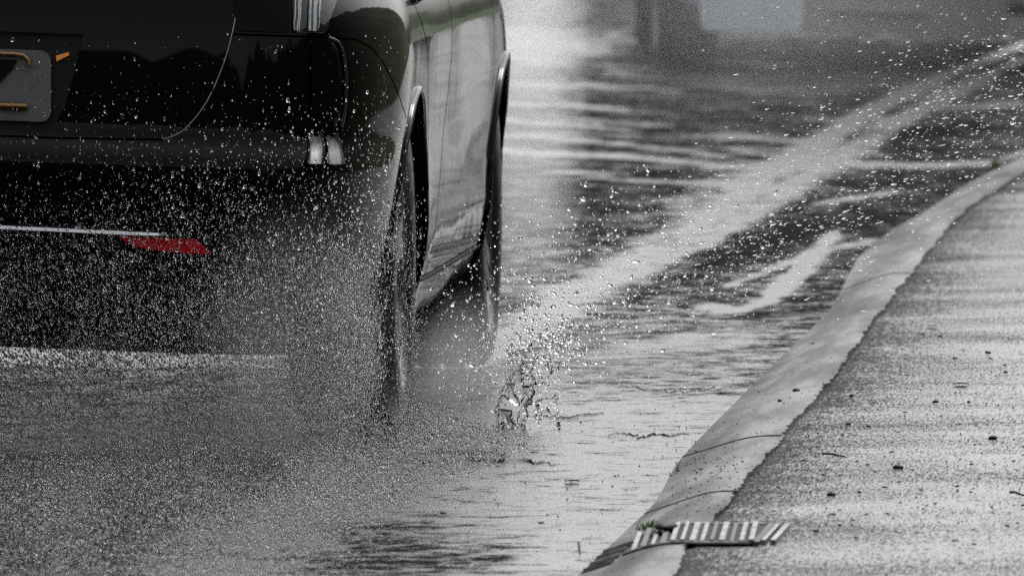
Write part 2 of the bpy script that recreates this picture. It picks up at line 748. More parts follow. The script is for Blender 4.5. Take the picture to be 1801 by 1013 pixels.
def make_wheel(name, parent, x, y, side, r=.338, wd=.225, spin=0.0, mats=None):
    """A wheel with its own tyre (turned profile, cut grooves) and spoked rim."""
    root = bpy.data.objects.new(name, None)
    COL.objects.link(root)
    root.parent = parent
    root.location = (x, y, r)
    h = wd / 2
    prof = [(-h * .80, .235), (-h * .95, .25), (-h * 1.03, .285), (-h * .98, .312), (-h * .86, .330), (-h * .78, .3345)]
    for g0 in (-.5, 0, .5):
        c = g0 * h * 1.0
        prof += [(c - .010, .338), (c - .007, .338), (c - .006, .330), (c + .006, .330), (c + .007, .338), (c + .010, .338)]
    prof += [(h * .78, .3345), (h * .86, .330), (h * .98, .312), (h * 1.03, .285), (h * .95, .25), (h * .80, .235)]
    N = 96
    V = []
    for i in range(N):
        a = 2 * math.pi * i / N
        for px, pr in prof:
            k = pr
            if pr > .337 and i % 4 == 0 and abs(px) > h * .3:
                k = pr - .005
            V.append((px * side, math.cos(a) * k, math.sin(a) * k))
    n = len(prof)
    Fc = grid_faces(N, n)
    Fc += [((N - 1) * n + j, (N - 1) * n + j + 1, j + 1, j) for j in range(n - 1)]
    me = mesh('tyre', V, Fc)
    link('tyre', me, RUBBER, root, 35)
    # rim: barrel + five double spokes + hub
    pr = [(-h * .80, .236), (-h * .78, .222), (-h * .3, .205), (h * .55, .214), (h * .78, .224), (h * .86, .238), (h * .80, .236)]
    V = []
    for i in range(64):
        a = 2 * math.pi * i / 64
        for px, k in pr:
            V.append((px * side, math.cos(a) * k, math.sin(a) * k))
    n = len(pr)
    Fc = grid_faces(64, n) + [(63 * n + j, 63 * n + j + 1, j + 1, j) for j in range(n - 1)]
    parts = [(V, Fc)]
    for i in range(5):
        for d in (-.13, .13):
            a = 2 * math.pi * i / 5 + spin + d
            ca, sa = math.cos(a), math.sin(a)
            ps = []
            for rr, xx, wv in ((.035, .45, .020), (.12, .70, .015), (.222, .74, .017)):
                for s_ in (-1, 1):
                    for dx in (-.012, .012):
                        ps.append(((h * xx + dx) * side, ca * rr - sa * wv * s_, sa * rr + ca * wv * s_))
            fs = []
            for q in (0, 4):
                for e, f_ in ((0, 1), (1, 3), (3, 2), (2, 0)):
                    fs.append((q + e, q + f_, q + 4 + f_, q + 4 + e))
            parts.append((ps, fs))
    hub = []
    for i in range(24):
        a = 2 * math.pi * i / 24
        for px, k in ((h * .2, .06), (h * .55, .06), (h * .62, .04), (h * .64, .001)):
            hub.append((px * side, math.cos(a) * k, math.sin(a) * k))
    parts.append((hub, grid_faces(24, 4) + [(23 * 4 + j, 23 * 4 + j + 1, j + 1, j) for j in range(3)]))
    V, Fc = merge(*parts)
    link('rim', mesh('rim', V, Fc), ALU, root, 40)
    return root


AX = (0.0, 2.80)     # the two axles


def arch_cutter(y, side, r=.392):
    poly = []
    zc = .345
    for i in range(49):
        a = -.25 + (math.pi + .5) * i / 48
        poly.append((y + r * math.cos(a), zc + r * math.sin(a)))
    poly = [(y + r * .97, -.1)] + poly + [(y - r * .97, -.1)]
    x0, x1 = (.58, 1.3) if side > 0 else (-1.3, -.58)
    return prism(poly, 'x', x0, x1), poly


def rear_xz(px, py, y=-.93):
    p = on_y(px, py, y)
    return p[0], p[2] + ROLL * p[0]


def side_yz(px, py):
    """Pixel -> (y, z) on the car's right flank."""
    y = 0.0
    r = ray(px, py)
    t = (.925 - CAM[0]) / r[0]
    p = CAM + r * t
    return p[1], p[2] + ROLL * .925


def rnd(poly, n=6, k=.35):
    """Round the corners of a polygon a little."""
    P = np.array(poly, float)
    out = []
    m = len(P)
    for i in range(m):
        a, b, c = P[i - 1], P[i], P[(i + 1) % m]
        s, e = b + (a - b) * k, b + (c - b) * k
        for j in range(n + 1):
            t = j / n
            out.append(tuple((1 - t) ** 2 * s + 2 * t * (1 - t) * b + t * t * e))
    return out


def mirror_poly(poly):
    return [(-x, z) for x, z in poly]


def patch(skin, poly, off, thick, axis='rear', res=1):
    """A thin solid cut to a polygon in the rear view and laid on the skin, off metres proud of it."""
    P = np.array(poly)
    bm = bmesh.new()
    vs = [bm.verts.new((x, 0, z)) for x, z in poly]
    f = bm.faces.new(vs)
    bmesh.ops.triangulate(bm, faces=[f])
    for _ in range(3):
        le = [e for e in bm.edges if e.calc_length() > .03]
        if le:
            bmesh.ops.subdivide_edges(bm, edges=le, cuts=1)
            bmesh.ops.triangulate(bm, faces=bm.faces)
    for v in bm.verts:
        v.co.y = skin.rear(v.co.x, v.co.z) - off
    r = bmesh.ops.extrude_face_region(bm, geom=bm.faces[:])
    for v in [g_ for g_ in r['geom'] if isinstance(g_, bmesh.types.BMVert)]:
        v.co.y += thick
    return bm_mesh('patch', bm)


def make_car(name, paint, detailed):
    root = empty(name)
    shell = body_shell('shell', paint)
    skin = Skin(shell)
    body = shell.copy()
    kids = []

    def child(nm, me, mats=None, parent=None, smooth=35, roll=True, dress=False):
        if dress:
            skin.dress(me)
            o = link(nm, me, [] if mats is None else mats, parent or root)
        else:
            o = link(nm, me, [] if mats is None else mats, parent or root, smooth)
        if roll and detailed:
            lean(o, ROLL)
        kids.append(o)
        return o

    archpolys = []
    for y in AX:
        for s in (1, -1):
            c, pl = arch_cutter(y, s)
            body = boolean(body, c, 'DIFFERENCE', BLACK)
            archpolys.append((y, s))
    # windows: panes a hair proud of the upper body
    green = [(-.62, 1.07), (-.30, 1.40), (1.36, 1.40), (2.06, 1.07)]
    GAP = .0022
    if detailed:
        # ---- tailgate
        q = [rear_xz(415, 0), rear_xz(400, 80), rear_xz(383, 132), rear_xz(362, 178), rear_xz(338, 212), rear_xz(312, 236), rear_xz(285, 247)]
        halfp = [(q[0][0] + .035, .965), (q[0][0] + .015, .945)] + q + [(.25, q[-1][1] - .004)]
        zb = q[-1][1] - .006
        tg = halfp + [(-x, z) for x, z in halfp[::-1]]
        tcut = prism(offset_poly(tg, GAP), 'y', -1.3, -.70)
        tin = prism(offset_poly(tg, -GAP), 'y', -1.3, -.705)
        gate = boolean(body.copy(), tin, 'INTERSECT', BLACK)
        body = boolean(body, tcut, 'DIFFERENCE', BLACK)
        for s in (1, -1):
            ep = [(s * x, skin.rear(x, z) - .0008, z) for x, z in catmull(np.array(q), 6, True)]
            V, Fc = tube(ep, .0014, 6)  # thin pale metal tube stands in for the highlight along the gap edge
            child('edge_highlight', mesh('edge_highlight', V, Fc), EDGE_GLINT, smooth=60)
        # recess for the plate
        rc = [rear_xz(143, 62), rear_xz(128, 130), rear_xz(112, 188), rear_xz(92, 222), rear_xz(60, 232)]
        rc = rc + [(-x, z) for x, z in rc[::-1]]
        gate = boolean(gate, prism(rc, 'y', -1.3, -.868), 'DIFFERENCE', TRIM)
        child('tailgate', gate, dress=True)
        # ---- rear bumper
        pts = [side_yz(606, 62), side_yz(640, 104), side_yz(675, 142), side_yz(712, 178)]
        ys = [(-.66, .845), (-.58, .80), (-.50, .755), (-.43, .72), (-.33, .69)]
        bp = [(-1.4, .868), (-.80, .868), (-.72, .862)] + ys + [(-.33, -.05), (-1.4, -.05)]
        bcut = prism(offset_poly(bp, GAP), 'x', -1.3, 1.3)
        bin_ = prism(offset_poly(bp, -GAP), 'x', -1.3, 1.3)
        bumper = boolean(body.copy(), bin_, 'INTERSECT', BLACK)
        body = boolean(body, bcut, 'DIFFERENCE', BLACK)
        # keep only the outer 12 cm of the bumper
        bo = child('rear_bumper', bumper, dress=True)
        # ---- doors, both flanks (hinges ahead)
        # gap between rear and front door, cill line, shuts round the arches
        d_rear = [(1.23, .345), (1.23, .95), (-.02, .95), (.30, .82), (.44, .62), (.47, .40), (.45, .325), (.80, .332)]
        d_front = [(1.24, .345), (1.24, .95), (2.36, .95), (2.36, .60), (2.30, .345)]
        sl = [(.36, .325), (.50, .37), (.60, .43), (.79, .60), (1.02, .78), (1.10, .90), (1.12, .96)]
        d_rear = [(.30, .335)] + [(y + .10, z) for y, z in sl] + [(-.02, .96), (.28, .82), (.42, .62), (.43, .45)]
        d_rear = [(.56, .325), (.64, .40), (.86, .60), (1.06, .78), (1.11, .90), (1.12, .96), (-.02, .96), (.28, .82), (.42, .62), (.45, .42), (.45, .325)]
        d_front = [(.56, .325), (.64, .40), (.86, .60), (1.06, .78), (1.11, .90), (1.12, .96), (2.36, .96), (2.36, .60), (2.30, .325)]
        for s in (1, -1):
            for nm, poly in (('rear_door', d_rear), ('front_door', d_front)):
                a, b = (.80, 1.2) if s > 0 else (-1.2, -.80)
                di = boolean(body.copy(), prism(offset_poly(poly, -.006), 'x', a, b), 'INTERSECT', BLACK)
                body = boolean(body, prism(offset_poly(poly, .006), 'x', a, b), 'DIFFERENCE', BLACK)
                do = child(nm, di, dress=True)
                yh = .35 if nm == 'rear_door' else 1.45
                V, Fc = tube([(s * (skin.side(yh + t * .2, .935) + (.028 if 0 < t < 1 else .004)), yh + t * .2, .935) for t in (0, .12, .5, .88, 1)], .011, 8)
                child('handle', mesh('handle', V, Fc), PAINT, do)
        # rubber sill strip below the doors
        for s in (1, -1):
            V, Fc = tube([(s * (skin.side(y, .322) - .003), y, .322) for y in np.linspace(.44, 2.36, 30)], .006, 6)
            child('sill_strip', mesh('sill_strip', V, Fc), BLACK)
    bo_ = child('body', body, dress=True)
    # ---- arch lips
    for y, s in archpolys:
        pts, rad = [], []
        for i in range(49):
            a = -.20 + (math.pi + .40) * i / 48
            rr = .398
            yy, zz = y + rr * math.cos(a), .345 + rr * math.sin(a)
            pts.append((s * (skin.side(yy, max(zz, .22)) + .001), yy, zz))
            rad.append(.0075)
        V, Fc = tube(pts, rad, 10)
        child('wheel_arch_trim', mesh('wheel_arch_trim', V, Fc), paint, smooth=60)
    # ---- glass
    puff = body_shell('puff', GLASSM, .004)
    sg = boolean(puff.copy(), prism(rnd(green, 4, .08), 'x', -1.2, 1.2), 'INTERSECT', GLASSM)
    sg = boolean(sg, prism([(-.9, 0), (.9, 0), (.9, 2), (-.9, 2)], 'y', -.1, -.1001), 'DIFFERENCE') if False else sg
    child('side_window', sg, smooth=30)
    for nm, y0, y1, zz in (('rear_window', -1.2, .2, (.56, .48)), ('windscreen', .9, 3.0, (.66, .52))):
        gl = boolean(body_shell('puff', GLASSM, .006), prism([(-zz[0], 1.08), (zz[0], 1.08), (zz[1], 1.40), (-zz[1], 1.40)], 'y', y0, y1), 'INTERSECT', GLASSM)
        child(nm, gl, smooth=30)
    # ---- tail lamps: clear ribbed lens at each rear corner
    lz0, lz1 = .876, .955
    for s in (1, -1):
        lp = [(s * .735, lz0), (s * .80, lz0), (s * .82, lz1), (s * .730, lz1)]
        tl = child('tail_light', patch(skin, rnd(lp, 3, .12), .005, .03), GLASSM if detailed else RED)
        if detailed:
            for x0, x1 in ((.736, .752), (.765, .790)):
                lp = [(s * x0, lz0 + .004), (s * (x1 - .004), lz0 + .004), (s * x1, lz1), (s * x0, lz1)]
                child('lamp_bar', patch(skin, rnd(lp, 3, .2), .011, .012), LENS, tl)
        lp = [(s * .62, lz0), (s * .728, lz0), (s * .724, lz1), (s * .61, lz1)]
        child('lamp_surround', patch(skin, rnd(lp, 3, .1), .004, .02), PIANO)
    if detailed:
        # bright strip and red reflectors across the bumper
        xs = np.linspace(-.535, .535, 60)
        z0 = rear_xz(0, 397)[1]
        z1 = rear_xz(370, 415)[1]
        x1 = rear_xz(370, 415)[0]
        V = []
        for x in xs:
            zc = z0 + (z1 - z0) * (abs(x) - .1) / (x1 - .1) if abs(x) > .1 else z0
            hh = .0055 * (1 if abs(x) < .42 else max(.15, 1 - (abs(x) - .42) / .14))
            yy = skin.rear(x, zc)
            V += [(x, yy - .001, zc - hh * 1.2), (x, yy - .014, zc - hh), (x, yy - .010, zc + hh * .2), (x, yy + .001, zc + hh)]
        child('chrome_strip', mesh('chrome_strip', V, grid_faces(60, 4)), CHROME, bo, smooth=30)
        for s in (1, -1):
            rp = [rear_xz(*p) for p in ((203, 413), (250, 416), (300, 418.5), (342, 421), (358, 433), (371, 448), (330, 446), (290, 442), (250, 437), (225, 428))]
            rp = [(x * s, z) for x, z in rp]
            child('reflector', patch(skin, rp, .006, .015), RED, bo)
        # raised corner pad of the bumper
        for s in (1, -1):
            cp = [rear_xz(*p, y=-.85) for p in ((546, 72), (578, 70), (590, 86), (597, 140), (596, 205), (586, 228), (548, 226))]
            cp = [(x * s, z) for x, z in cp]
            child('corner_pad', patch(skin, rnd(cp, 4, .3), .007, .02), PAINT, bo, smooth=50)
            e = [(596, 226), (601, 190), (603, 140), (597, 92), (588, 75), (574, 68)]
            e = [rear_xz(*p, y=-.85) for p in e]
            V, Fc = tube([(x * s, skin.rear(x * s, z) - .004, z) for x, z in catmull(np.array(e), 5, True)], .004, 8)
            child('pad_edge', mesh('pad_edge', V, Fc), STEPM, bo, smooth=60)
            # light-catching chamfer of the ledge at the corner
            for quad in (((543, 242), (566, 236), (570, 288), (541, 287)), ((571, 243), (590, 238), (604, 290), (575, 289))):
                cc = [rear_xz(*p, y=-.86) for p in quad]
                cc = [(x * s, z) for x, z in cc]
                V, nu = [], 9
                for i in range(nu):
                    t = i / (nu - 1)
                    for j in range(6):
                        q = j / 5
                        x = (cc[0][0] * (1 - t) + cc[1][0] * t) * (1 - q) + (cc[3][0] * (1 - t) + cc[2][0] * t) * q
                        z = (cc[0][1] * (1 - t) + cc[1][1] * t) * (1 - q) + (cc[3][1] * (1 - t) + cc[2][1] * t) * q
                        z += .004 * math.sin(t * 9) * (1 - q)
                        e = min(1, 6 * t * (1 - t) + .15)
                        V.append((x, skin.rear(x, z) - .003 - .026 * q ** 1.2 * e, z))
                V += [(x, y + .05, z) for x, y, z in V[5::6]]
                Fc = grid_faces(nu, 6) + [(6 * i + 5, 6 * i + 11, 6 * nu + i + 1, 6 * nu + i) for i in range(nu - 1)]
                child('bumper_step', mesh('bumper_step', V, Fc), STEPM, bo, smooth=40)
        # number plate in its recess
        pc = [rear_xz(90, 90, -.875), rear_xz(90, 215, -.875)]
        X1, zt, zl = pc[0][0], pc[0][1], pc[1][1]
        pp = []
        for sx, sz in ((1, 1), (1, -1), (-1, -1), (-1, 1)):
            cx, cz, rr = sx * (X1 - .022), (zt - .022 if sz > 0 else zl + .022), .022
            a0 = {(1, 1): 90, (1, -1): 0, (-1, -1): -90, (-1, 1): 180}[(sx, sz)]
            for k in range(7):
                a = math.radians(a0 - 90 * k / 6)
                pp.append((cx + rr * math.cos(a), cz + rr * math.sin(a)))
        pl = child('number_plate', prism(pp, 'y', -.884, -.874), PLATE, smooth=30)
        pl['label'] = 'grey number plate with rounded corners'
        # plate frame: upper hooked bar, lower bar, dark mount
        xe = rear_xz(52, 100, -.89)[0]
        za, zb_ = rear_xz(30, 96, -.89)[1], rear_xz(30, 187, -.89)[1]
        up_ = [(-xe, -.893, za - .02), (-xe + .008, -.893, za - .004), (-xe + .02, -.893, za)] + [(x, -.893, za) for x in np.linspace(-xe + .03, xe - .03, 8)] + [(xe - .012, -.893, za - .002), (xe - .003, -.893, za - .010), (xe, -.893, za - .022)]
        V, Fc = merge(tube(up_, .0055, 8), tube([(x, -.893, zb_) for x in np.linspace(-xe + .004, xe - .004, 8)], .0075, 8))
        child('plate_frame', mesh('plate_frame', V, Fc), BRONZE, pl, smooth=60)
        xm = rear_xz(30, 100, -.885)[0]
        mp = [(-xm, zb_ + .008), (xm * .62, zb_ + .008), (xm * .70, zb_ + .03), (xm * .95, za - .03), (xm, za - .012), (-xm, za - .012)]
        child('plate_mount', prism(mp, 'y', -.889, -.8845), BLACK, pl, smooth=30)
        la = [rear_xz(*p, y=-.90) for p in ((97, 99), (118, 93), (120, 98), (98, 109))]
        for s in (1, -1):
            child('plate_lamp', prism([(x * s, z) for x, z in la], 'y', -.880, -.866), LAMP, pl, smooth=30)
        # exhaust tip under the bumper
        V, Fc = tube([(.08, y, .245) for y in (-.83, -.6, -.3)], .036, 20)
        child('exhaust_pipe', mesh('exhaust_pipe', V, Fc[:-2]), CHROME, smooth=60)
    for y in AX:
        for s in (1, -1):
            make_wheel('wheel', root, s * (.905 - .1125), y, s, spin=.3 + y)
    return root


car = make_car('black_car', PAINT, True)
tag(car, 'glossy black car driving through standing water, throwing spray from its wheels', 'car')

SILVER = M_paint('pale_silver_paint', (.62, .66, .73), .5)
far = make_car('silver_car', SILVER, False)
tag(far, 'pale silver car far down the wet road, blurred behind the mist', 'car')
a_, b_ = on_z(1200, 108), on_z(1085, 70)
p_fl = np.array(on_z(1202, 112))
d_ = np.array([-.05, 1.0])        # its tail points away from the lens and a little to the left
# the model faces +Y; put its left side wheels on the left of the picture
ang = math.radians(5.0)
ca, sa = math.cos(ang), math.sin(ang)
lx, ly = -.80, 0.0                # near left wheel (rear axle) in the model
far.location = (p_fl[0] - (ca * lx - sa * ly), p_fl[1] - (sa * lx + ca * ly), 0)
far.rotation_euler = (0, 0, ang)

fy = -.99
def far_xz(px, py):
    p = on_y(px, py, far.location.y - .95)
    dx_, dy_ = p[0] - far.location.x, p[1] - far.location.y
    return ca * dx_ + sa * dy_, p[2]
for nm, quad, mt in (('bumper_lip', ((1226, -30), (1412, -30), (1412, 54), (1232, 54)), SILVER), ('lower_grille', ((1414, -30), (1775, -30), (1770, 66), (1414, 60)), simple('grille_grey', (.24, .26, .24), .5)),
                    ('bumper_strip', ((1455, 8), (1625, 14), (1625, 24), (1455, 18)), CHROME)):
    pts_ = [far_xz(*p) for p in quad]
    k_ = {'bumper_lip': 1.0, 'lower_grille': .985, 'bumper_strip': 1.01}[nm]
    o = link(nm, prism(rnd(pts_, 3, .1), 'y', fy * k_ - .02, -.80), mt, far, 30)

# ------------------------------------------------------------------ kerb edges (pixels on the ground)
INN = [(640, 1450), (1030, 1000), (1133, 905), (1200, 805), (1260, 742), (1330, 672), (1392, 612), (1450, 556), (1490, 490), (1520, 444), (1562, 410), (1612, 382), (1700, 327), (1801, 276), (1900, 236), (2100, 165), (2600, 20), (3300, -150), (4600, -340)]
OUT = [(905, 1450), (1185, 1013), (1215, 955), (1292, 873), (1308, 850), (1372, 770), (1442, 690), (1502, 612), (1544, 555), (1592, 492), (1642, 430), (1682, 384), (1742, 340), (1801, 304), (1900, 262), (2100, 192), (2600, 45), (3300, -130), (4600, -325)]
ZK = .045


def resample(pts, z):
    g_ = np.array([on_z(px, py, z) for px, py in pts])
    o = np.argsort(g_[:, 1])
    g_ = g_[o]
    return g_


gi, go = resample(INN, 0.0), resample(OUT, ZK)
ky = np.concatenate([np.arange(-11.5, 8, .05), np.arange(8, 40, .25), np.arange(40, 75, 2.)])
xi = pchip(gi[:, 1], gi[:, 0], np.clip(ky, gi[0, 1], gi[-1, 1]))
xo = pchip(go[:, 1], go[:, 0], np.clip(ky, go[0, 1], go[-1, 1]))
xo = np.maximum(xo, xi + .10)
jag = rng.normal(0, .003, len(ky)) + np.interp(ky, np.arange(-12, 80, .23), rng.normal(0, .0035, len(np.arange(-12, 80, .23))))

V = []
for y, a, b, j in zip(ky, xi, xo, jag):
    w_ = b - a
    V += [(a, y, -.06), (a, y, .002), (a + w_ * .10, y, .008), (a + w_ * .55, y, .036), (a + w_ * .68, y, ZK - .003), (a + w_ * .80, y, ZK), (b + j, y, ZK + .001), (b + j * .8, y, -.06)]
kme = mesh('kerb', V, grid_faces(len(ky), 8))
# cut the joints between the cast lengths
kerb = link('kerb', kme, CONC, None, 25)
tag(kerb, kind='structure')


def kerb_at(y):
    return float(np.interp(y, ky, xi)), float(np.interp(y, ky, xo))


def kerb_z(x, y):
    a, b = kerb_at(y)
    t = (x - a) / (b - a)
    return float(np.interp(t, [0, .1, .55, .68, .8, 1], [.002, .008, .036, ZK - .003, ZK, ZK + .001]))


# joints: dark narrow strips of filler lying in the kerb
JM = simple('joint_filler', (.01, .01, .01), .8, spec=.05)
V, Fc = [], []
JY = [on_z(px0, py0)[1] for py0, px0 in ((905, 1133), (805, 1200), (983, 1043))]
JY += [on_z(1475, 512)[1], on_z(1690, 335)[1]]
for y0 in JY:
    a, b = kerb_at(y0)
    base = len(V)
    for k in range(13):
        t = k / 12
        x = a + (b - a) * t
        V += [(x, y0 - .020, kerb_z(x, y0) + .0012), (x, y0 + .020, kerb_z(x, y0) + .0012)]
    for k in range(12):
        Fc.append((base + 2 * k, base + 2 * k + 2, base + 2 * k + 3, base + 2 * k + 1))
tag(link('kerb_joint', mesh('kerb_joint', V, Fc), JM), kind='structure')

# ------------------------------------------------------------------ footpath
V = []
NX = [0, .01, .03, .08, .2, .5, 1, 2, 3.6]
for y, b, j in zip(ky, xo, jag):
    for k, d in enumerate(NX):
        z = ZK - .012 if d < .005 else (ZK - .008 if d < .02 else ZK - .004 + (.01 if d > .15 else 0) * min(1, d))
        V.append((b - .012 + d, y, z))
pme = mesh('footpath', V, grid_faces(len(ky), len(NX)))
at = pme.attributes.new('film', 'FLOAT', 'POINT')
at.data.foreach_set('value', np.tile(np.interp(NX, [0, .03, .08, .2, .5, 4], [.10, .18, .36, .58, .76, .76]), len(ky)).astype(np.float32))
tag(link('footpath', pme, PATHM, None, 60), kind='structure')
# unseen grass bank, terrain and wooded ring, shaped for the car's reflections
V = []
vy = np.linspace(-80, 75, 60)
for y in vy:
    b = float(np.interp(y, ky, xo)) + 3.5
    for k in range(12):
        t = k / 11
        V.append((b + t * 14, y, .03 + 11 * t ** 1.1 + rng.normal(0, .18) * (0 < k)))  # unseen bank raised high to keep sky out of the flank's reflections
tag(link('unseen_grass_bank', mesh('unseen_grass_bank', V, grid_faces(60, 12)), GRASS, None, 180), kind='structure')
V = []
for i in range(65):
    a = 2 * math.pi * i / 64
    for rr in (0, 30, 80, 160, 420):
        V.append((rr * math.cos(a), 10 + rr * math.sin(a), -.10))
tag(link('ground', mesh('ground', V, grid_faces(65, 5)), GRASS), kind='structure')
V = []
NH = 360
hz = np.interp(np.linspace(0, 1, NH), np.linspace(0, 1, 73), np.r_[rng.uniform(1.6, 4.2, 72), [0]])
hz[-1] = hz[0]
hz += rng.normal(0, .5, NH)
for i in range(NH + 1):
    a = 2 * math.pi * i / NH
    h_ = hz[i % NH]
    if math.sin(a) < -.2:
        h_ *= 1 + 14 * min(1, (-.2 - math.sin(a)) * 3)  # unseen ring raised behind the lens to darken the rear paint's reflections
    for rr, zz in ((150, -.2), (153, h_ * .55), (158, h_ * .9), (166, h_), (180, h_ * .7), (210, -.2)):
        V.append((rr * math.cos(a), 20 + rr * math.sin(a), zz))
tag(link('unseen_hills', mesh('unseen_hills', V, grid_faces(NH + 1, 6)), HILLM, None, 180), kind='structure')

# ------------------------------------------------------------------ road with its film of water
XL = np.concatenate([[-14, -8, -5, -3.5, -2.8], np.arange(-2.4, 2.6, .022), [2.8, 3.4, 4.5, 6.5]])
YL = np.concatenate([[-60, -40, -25, -15, -10], np.arange(-7.5, 40, .09), [42, 46, 52, 60, 75]])
GX, GY = np.meshgrid(XL, YL, indexing='ij')
GP = np.stack([GX, GY, np.zeros_like(GX)], -1).reshape(-1, 3)
dv = GP - CAM
zc = dv @ fwd
zc_ = np.where(zc > 1, zc, 1)
PX = W / 2 + F * (dv @ right) / zc_
PY = H / 2 - F * (dv @ up) / zc_


def seg_dist(pts):
    """Distance (in metres on the ground, sideways counted full, along the road counted 1/14) to a polyline given as (px, py, halfwidth_m)."""
    g_ = np.array([list(on_z(a, b)[:2]) + [c] for a, b, c in pts])
    best = np.full(len(GP), 9.)
    for (x0, y0, w0), (x1, y1, w1) in zip(g_[:-1], g_[1:]):
        dx, dy = x1 - x0, (y1 - y0) / 10
        px_, py_ = GP[:, 0] - x0, (GP[:, 1] - y0) / 10
        t = np.clip((px_ * dx + py_ * dy) / (dx * dx + dy * dy + 1e-12), 0, 1)
        d = np.hypot(px_ - t * dx, py_ - t * dy) / (w0 + (w1 - w0) * t)
        best = np.minimum(best, d)
    return best


def field(sx, sy):
    """Smooth random field over the road, cell size sx by sy metres."""
    gx, gy = (GP[:, 0] + 70) / sx, (GP[:, 1] + 70) / sy
    n_ = 4001
    tab = rng.normal(0, 1, n_)
    ix, iy = np.floor(gx).astype(int), np.floor(gy).astype(int)
    fx, fy = gx - ix, gy - iy
    fx, fy = fx * fx * (3 - 2 * fx), fy * fy * (3 - 2 * fy)
    h = lambda i, j: tab[(i * 73 + j * 1291 + (i * j) % 17) % n_]
    return (h(ix, iy) * (1 - fx) + h(ix + 1, iy) * fx) * (1 - fy) + (h(ix, iy + 1) * (1 - fx) + h(ix + 1, iy + 1) * fx) * fy


RAG = .5 * field(.10, .35) + .45 * field(.05, .16) + .3 * field(.03, .10)


def soft(d, k=.35):
    d = d + .46 * RAG
    return 1 / (1 + np.exp((d - 1) / (k * .35)))


film = np.full(len(GP), .40)
film = np.where(PY > 640, .40 + .36 * np.clip((PY - 640) / 90, 0, 1), film)
film = np.where(PY < 600, .40 - .26 * np.clip((600 - PY) / 160, 0, 1), film)
film = np.where(PX < 1030, film + .12 * (PY < 520), film)
# film cut behind the car, standing in for its dark reflection and the spray
refl_fade = np.clip((GP[:, 0] - .55) / .5, 0, 1)
film += .09 * np.clip((PX - 830) / 120, 0, 1) * np.clip((PY - 680) / 60, 0, 1)
film += .34 * np.clip((GP[:, 1] - 2.2) / .9, 0, 1) * np.clip((7.5 - GP[:, 1]) / 2, 0, 1) * np.clip((.45 - GP[:, 0]) / .4, 0, 1)
film -= 1.15 * (1 - refl_fade * refl_fade * (3 - 2 * refl_fade)) * np.clip((-.95 - GP[:, 1]) / .7, 0, 1) * np.clip((GP[:, 1] + 14) / 6, 0, 1)
# water lying in the wheel track that bends away with the road
band = np.maximum(soft(seg_dist([(820, 640, .05), (930, 575, .06), (1050, 500, .075), (1230, 395, .075), (1330, 325, .07), (1420, 262, .06), (1540, 190, .05), (1660, 135, .045), (1801, 80, .04)]), .6),
                  soft(seg_dist([(1060, 505, .04), (1200, 440, .05), (1330, 370, .055), (1440, 300, .055), (1560, 225, .05), (1680, 160, .045), (1801, 104, .04)]), .6))
film += .70 * band + .22 * band * RAG
film += .30 * soft(seg_dist([(1120, 380, .03), (1200, 365, .05), (1300, 310, .07)]), .8)
for pts, amp in (([(1490, 290, .016), (1600, 292, .02), (1720, 288, .02), (1830, 262, .02)], .75),
                 ([(1660, 190, .02), (1760, 186, .03), (1860, 180, .03)], .6),
                 ([(1235, 540, .014), (1300, 545, .018), (1350, 528, .020), (1400, 485, .024), (1440, 440, .022), (1468, 408, .012)], 1.1),
                 ([(1290, 500, .012), (1350, 478, .016), (1420, 450, .02)], .75),
                 ([(1440, 358, .012), (1500, 350, .018), (1562, 342, .016)], .7),
                 ([(1440, 440, .012), (1530, 428, .02)], .6),
                 ([(880, 212, .022), (1000, 218, .018), (1130, 234, .010)], .55),
                 ([(880, 238, .02), (1080, 252, .02), (1280, 276, .012)], .6),
                 ([(880, 264, .02), (1100, 277, .02), (1400, 302, .012)], .7),
                 ([(880, 182, .02), (1000, 187, .015), (1100, 192, .01)], .6),
                 ([(880, 150, .03), (1040, 150, .02), (1200, 162, .012)], .5),
                 ([(880, 70, .2), (980, 90, .2)], .4),
                 ([(1060, 620, .03), (1200, 600, .05), (1330, 590, .04)], .25)):
    film += amp * soft(seg_dist(pts), .7)
for _ in range(46):
    x0 = rng.uniform(880, 1330)
    y0 = rng.uniform(70, 330)
    L = rng.uniform(60, 330)
    sl_ = rng.uniform(.02, .10)
    wv_ = rng.uniform(.006, .014)
    film += rng.uniform(.2, .6) * soft(seg_dist([(x0, y0, wv_ * .5), (x0 + L * .5, y0 + L * .5 * sl_ + rng.uniform(-3, 3), wv_), (x0 + L, y0 + L * sl_, wv_ * .4)]), .8)
# broken edges
nz = rng.normal(0, 1, GX.shape)
n2 = (nz + np.roll(nz, 1, 0) + np.roll(nz, 2, 0) + np.roll(nz, 3, 0)) / 2
film += .13 * n2.ravel()
# darker, thinly wetted strips
for pts, amp in (([(1050, 240, .10), (1250, 210, .10), (1450, 190, .10)], .10),
                 ([(1040, 330, .08), (1150, 310, .08)], .16),
                 ([(1500, 240, .05), (1700, 225, .06)], .28),
                 ([(1250, 470, .05), (1400, 400, .05), (1560, 385, .05)], .22),
                 ([(1330, 560, .05), (1440, 520, .04)], .16),
                 ([(640, 960, .10), (860, 985, .05)], .35),
                 ([(560, 1000, .10), (760, 1010, .05)], .25)):
    film -= amp * soft(seg_dist(pts), .9)
V = GP.copy()
